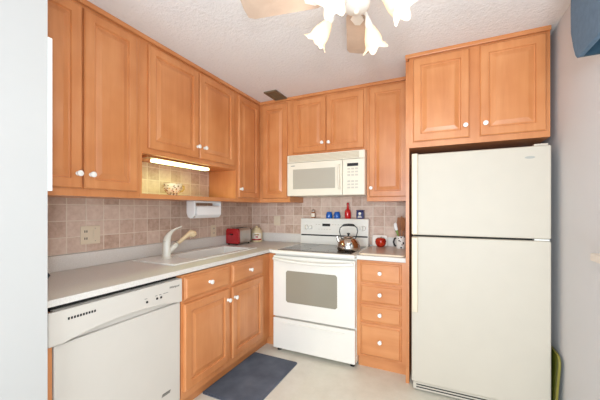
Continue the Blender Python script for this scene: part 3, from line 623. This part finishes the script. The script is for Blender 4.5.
g = thing('utensil_mug', 'white mug with black spots holding wooden utensils', 'mug', (1.730, -0.165, ZB))
obj('mug_body', MB().lathe([(0, 0), (0.038, 0), (0.041, 0.004), (0.043, 0.110), (0.039, 0.110), (0.037, 0.008), (0, 0.006)], 30), 'spots', g, smooth=50, world=False)
obj('handle', MB().tube([(-0.036, -0.016, 0.092), (-0.050, -0.026, 0.088), (-0.058, -0.032, 0.058), (-0.050, -0.026, 0.028), (-0.036, -0.016, 0.022)], 0.0075, 8), 'black', g, smooth=60, world=False, label='black mug handle')
def utensil(name, label, top, bot, hw, hl, th=0.004, mat='utensil'):
    s = thing(name, label, 'utensil', (1.730+bot[0], -0.165+bot[1], ZB+0.0085), group='wooden utensils in the spotted mug')
    A = Vector((0, 0, 0.002)); T = Vector((top[0]-bot[0], top[1]-bot[1], top[2])); d = T.normalized(); K = T-d*hl
    obj('handle', MB().tube([A, K], 0.005, 8), mat, s, smooth=60, world=False)
    u_ = Vector((1, 0.3, 0)); u_ = (u_-d*u_.dot(d)).normalized(); v_ = d.cross(u_)
    n = 14; out = [(hw*math.sin(PI*(0.08+0.84*i/n))**0.6, hl*i/n) for i in range(n+1)]; out = out+[(-a_, b_) for a_, b_ in out[::-1]]
    obj('head', MB().prism(out, lambda a_, b_, d_: K+d*b_+u_*a_+v_*d_, -th/2, th/2), mat, s, world=False)
utensil('wooden_spatula', 'wooden spatula in the spotted mug, nearest the green brush', (-0.018, 0.004, 0.272), (-0.006, 0.008), 0.018, 0.12)
utensil('wooden_spoon', 'dark wooden spoon second from the green brush in the spotted mug', (0.006, 0.016, 0.280), (0.002, 0.014), 0.016, 0.10)
utensil('wooden_fork', 'wooden paddle in the spotted mug, nearest the fridge panel', (0.052, 0.010, 0.278), (0.016, 0.004), 0.019, 0.13)
utensil('wooden_turner', 'wooden turner leaning at the middle front of the spotted mug', (0.026, -0.020, 0.270), (0.008, -0.012), 0.017, 0.12)
s = thing('dish_brush', 'green and white dish brush leaning left in the spotted mug', 'brush', (1.730-0.004, -0.165+0.012, ZB+0.0085))
obj('handle', MB().tube([(0, 0, 0.002), (-0.018, 0.006, 0.10), (-0.034, 0.014, 0.150)], [0.004, 0.006, 0.013], 12), 'green_br', s, smooth=60, world=False)
obj('brush_head', MB().tube([(-0.034, 0.018, 0.150), (-0.040, 0.022, 0.172), (-0.046, 0.024, 0.205), (-0.050, 0.026, 0.222)], [0.012, 0.019, 0.017, 0.006], 14), 'paper', s, smooth=60, world=False)

# ------------------------------------------------------------------ mat, tray, board, register, valance
mt = thing('kitchen_mat', 'blue-grey kitchen mat on the floor before the sink cabinet', 'mat', (0.75, -1.09, 0))
obj('pile', MB().prism(rrect(0.566, 0.968, -1.402, -0.772, 0.012), lambda a, bb, dd: (a, bb, dd), 0.006, 0.0095), 'mat', mt)
obj('border', MB().prism(rrect(0.5525, 0.982, -1.417, -0.757, 0.02), lambda a, bb, dd: (a, bb, dd), 0.0005, 0.0065, bev=0.001), 'mat', mt)

g = thing('serving_tray', 'olive green plastic tray propped between refrigerator and right wall', 'tray', (2.675, -0.68, 0))
def gt(a, b, d): return (2.660+d+0.024*(b/0.45)*0.55, a-0.02, b+0.001)
out = rrect(-0.745, -0.36, 0.0, 0.43, 0.05)
sk = [(a-0.055*(b/0.43) if a < -0.55 else a, b) for a, b in out]
obj('tray_base', MB().prism(sk, gt, 0.002, 0.006), 'olive', g)
cxm = sum(a for a, b in sk)/len(sk); cym = sum(b for a, b in sk)/len(sk)
loop = [gt(a, max(b, 0.008), 0.008) for a, b in sk]; loop.append(loop[0])
obj('tray_rim', MB().tube(loop, 0.0065, 8), 'olive_rim', g, smooth=60)

tag(obj('notice_board', B(0.42, 0.660, -2.3655, -2.349, 1.357, 1.966, bev=0.002), 'trim', origin=(0.54, -2.357, 1.357)), 'white board edge showing past the white wall end, in front of the tall cabinet', 'board')

v = thing('ceiling_register', 'brown metal air register in the ceiling near the corner cabinet', 'vent', (0.60, -0.47, 2.39))
fr = MB()
X0, X1, YA, YB = 0.530, 0.665, -0.572, -0.353
fr.box(X0, X0+0.018, YA, YB, 2.390, H-0.0005); fr.box(X1-0.018, X1, YA, YB, 2.390, H-0.0005); fr.box(X0+0.018, X1-0.018, YA, YA+0.018, 2.390, H-0.0005); fr.box(X0+0.018, X1-0.018, YB-0.018, YB, 2.390, H-0.0005)
obj('frame', fr, 'vent', v); obj('backing', B(X0+0.018, X1-0.018, YA+0.018, YB-0.018, 2.400, 2.4035), 'dark', v)
for i in range(5):
    x = X0+0.030+i*0.0185; obj('louvre', MB().prism([(x-0.006, 2.392), (x-0.0045, 2.392), (x+0.006, 2.3995), (x+0.0045, 2.3995)], lambda a, bb, dd: (a, dd, bb), YA+0.019, YB-0.019), 'vent', v)

va = thing('window_valance', 'slate blue padded fabric valance over the window on right wall', 'valance', (2.64, -2.02, 1.92))
def vface(z):  # slight flare towards the bottom
    return 2.572+0.010*((z-1.92)/0.44)
def bulge(i): return 0
pad = MB(); t = bmesh.new(); rows = []
prof = [(1.92, 2.580), (1.935, 2.577), (1.98, 2.575), (2.05, 2.574), (2.15, 2.574), (2.30, 2.576), (2.36, 2.580)]
yend = lambda z: -1.372+0.050*min(1, (z-1.92)/0.14)**0.8
for z, x in prof: rows.append([t.verts.new((x, yend(z), z)), t.verts.new((x, -2.70, z)), t.verts.new((x+0.018, -2.70, z)), t.verts.new((x+0.018, yend(z), z))])
for a_, b_ in zip(rows, rows[1:]):
    for k_ in range(4): t.faces.new((a_[k_], a_[(k_+1) % 4], b_[(k_+1) % 4], b_[k_]))
t.faces.new(rows[0]); t.faces.new(rows[-1]); pad.merge(t)
obj('front', pad, 'valance', va, smooth=35)
sd = MB(); t = bmesh.new(); rows = []
for z, x in prof: rows.append([t.verts.new((x+0.0185, yend(z), z)), t.verts.new((WX-0.001, yend(z), z)), t.verts.new((WX-0.001, yend(z)-0.016, z)), t.verts.new((x+0.0185, yend(z)-0.016, z))])
for a_, b_ in zip(rows, rows[1:]):
    for k_ in range(4): t.faces.new((a_[k_], a_[(k_+1) % 4], b_[(k_+1) % 4], b_[k_]))
t.faces.new(rows[0]); t.faces.new(rows[-1]); sd.merge(t); obj('return_side', sd, 'valance_in', va)
obj('return_side', B(2.60, WX-0.001, -2.70, -2.684, 1.925, 2.35), 'valance_in', va)
obj('top_board', B(2.5905, WX-0.001, -2.683, -1.33, 2.345, 2.36), 'valance_in', va)

# ------------------------------------------------------------------ ceiling fan with tulip lamps
FC = Vector((1.722, -1.695, 0)); fn_ = thing('ceiling_fan', 'white ceiling fan with four lit tulip glass lamps', 'ceiling fan', (FC.x, FC.y, 2.17))
TM = Matrix.Translation((FC.x, FC.y, 0))
obj('motor_housing', MB().lathe([(0.065, H-0.001), (0.075, 2.380), (0.060, 2.365), (0.075, 2.355), (0.115, 2.340), (0.120, 2.295), (0.105, 2.270), (0.06, 2.262), (0.05, 2.246)], 36, TM), 'fan', fn_, smooth=50)
obj('light_fitter', MB().lathe([(0.045, 2.244), (0.048, 2.230), (0.060, 2.222), (0.060, 2.185), (0.045, 2.172), (0.012, 2.166), (0.008, 2.155), (0, 2.153)], 30, TM), 'fan', fn_, smooth=50)
rot0 = 0.4416+PI/2-math.radians(12)
for kb in range(4):
    a = rot0+kb*PI/2; R_ = Matrix.Translation((FC.x, FC.y, 2.250)) @ Matrix.Rotation(a, 4, 'Z')
    bl = MB(); t2 = MB().prism([(0.165, -0.045), (0.18, -0.055), (0.50, -0.068), (0.53, -0.055), (0.535, 0.0), (0.53, 0.055), (0.50, 0.068), (0.18, 0.055), (0.165, 0.045)], lambda x, y, d_: (x, y, d_+y*0.16), 0, 0.006)
    bmesh.ops.transform(t2.bm, matrix=R_, verts=t2.bm.verts); b_ = obj('blade', t2, 'fan_blade', fn_)
    ir = MB().prism([(0.085, -0.016), (0.15, -0.014), (0.19, -0.034), (0.235, -0.012), (0.235, 0.012), (0.19, 0.034), (0.15, 0.014), (0.085, 0.016)], lambda x, y, d_: (x, y, d_+y*0.16), -0.0055, -0.0005)
    bmesh.ops.transform(ir.bm, matrix=R_, verts=ir.bm.verts); obj('blade_iron', ir, 'fan', b_)
PR = [(0.016, 0.0), (0.022, 0.006), (0.026, 0.016), (0.033, 0.034), (0.044, 0.062), (0.049, 0.085), (0.047, 0.104), (0.053, 0.122), (0.066, 0.136)]
PR = [(r_*0.86, z_*0.86) for r_, z_ in PR]; PR = PR + [(r_-0.003, z_) for r_, z_ in PR[::-1]]
def wv(i, r_, z_, an):
    zz = PR[i][1]; kf = max(0, (zz-0.073)/0.043); return (r_*(1+0.20*kf*math.cos(5*an)), z_-0.018*kf*(0.5-0.5*math.cos(5*an)))
for kb in range(4):
    a = math.radians(53)+0.4416+kb*PI/2+(0.06 if kb == 1 else 0)
    dr_ = Vector((math.cos(a), math.sin(a), 0)); 
    ax = (dr_*0.72+Vector((0, 0, -0.70))).normalized()
    p0 = Vector((FC.x, FC.y, 2.206)); p1 = p0+dr_*0.125+Vector((0, 0, -0.028)); nk = p1+ax*0.004
    ar = obj('lamp_arm', MB().tube([p0+dr_*0.056, p0+dr_*0.085+Vector((0, 0, 0.008)), p0+dr_*0.113+Vector((0, 0, -0.004)), p1, p1+ax*0.02], [0.008, 0.008, 0.009, 0.017, 0.019], 14), 'fan', fn_, smooth=50)
    Rm = Matrix.Translation(p1+ax*0.012) @ Vector((0, 0, 1)).rotation_difference(ax).to_matrix().to_4x4()
    obj('lamp_shade', MB().lathe(PR, 50, Rm, cap=False, wave=wv), 'shade', ar, smooth=60)
    obj('bulb', MB().lathe([(0.010, 0.012), (0.013, 0.03), (0.024, 0.055), (0.027, 0.075), (0.020, 0.096), (0, 0.104)], 20, Rm), 'bulb', ar, smooth=60)
    L = bpy.data.lights.new('bulb_light', 'POINT'); L.energy = 1.1; L.color = (1, 0.93, 0.84); L.shadow_soft_size = 0.03
    lo = bpy.data.objects.new('bulb_light', L); COL.objects.link(lo); lo.location = p1+ax*0.175
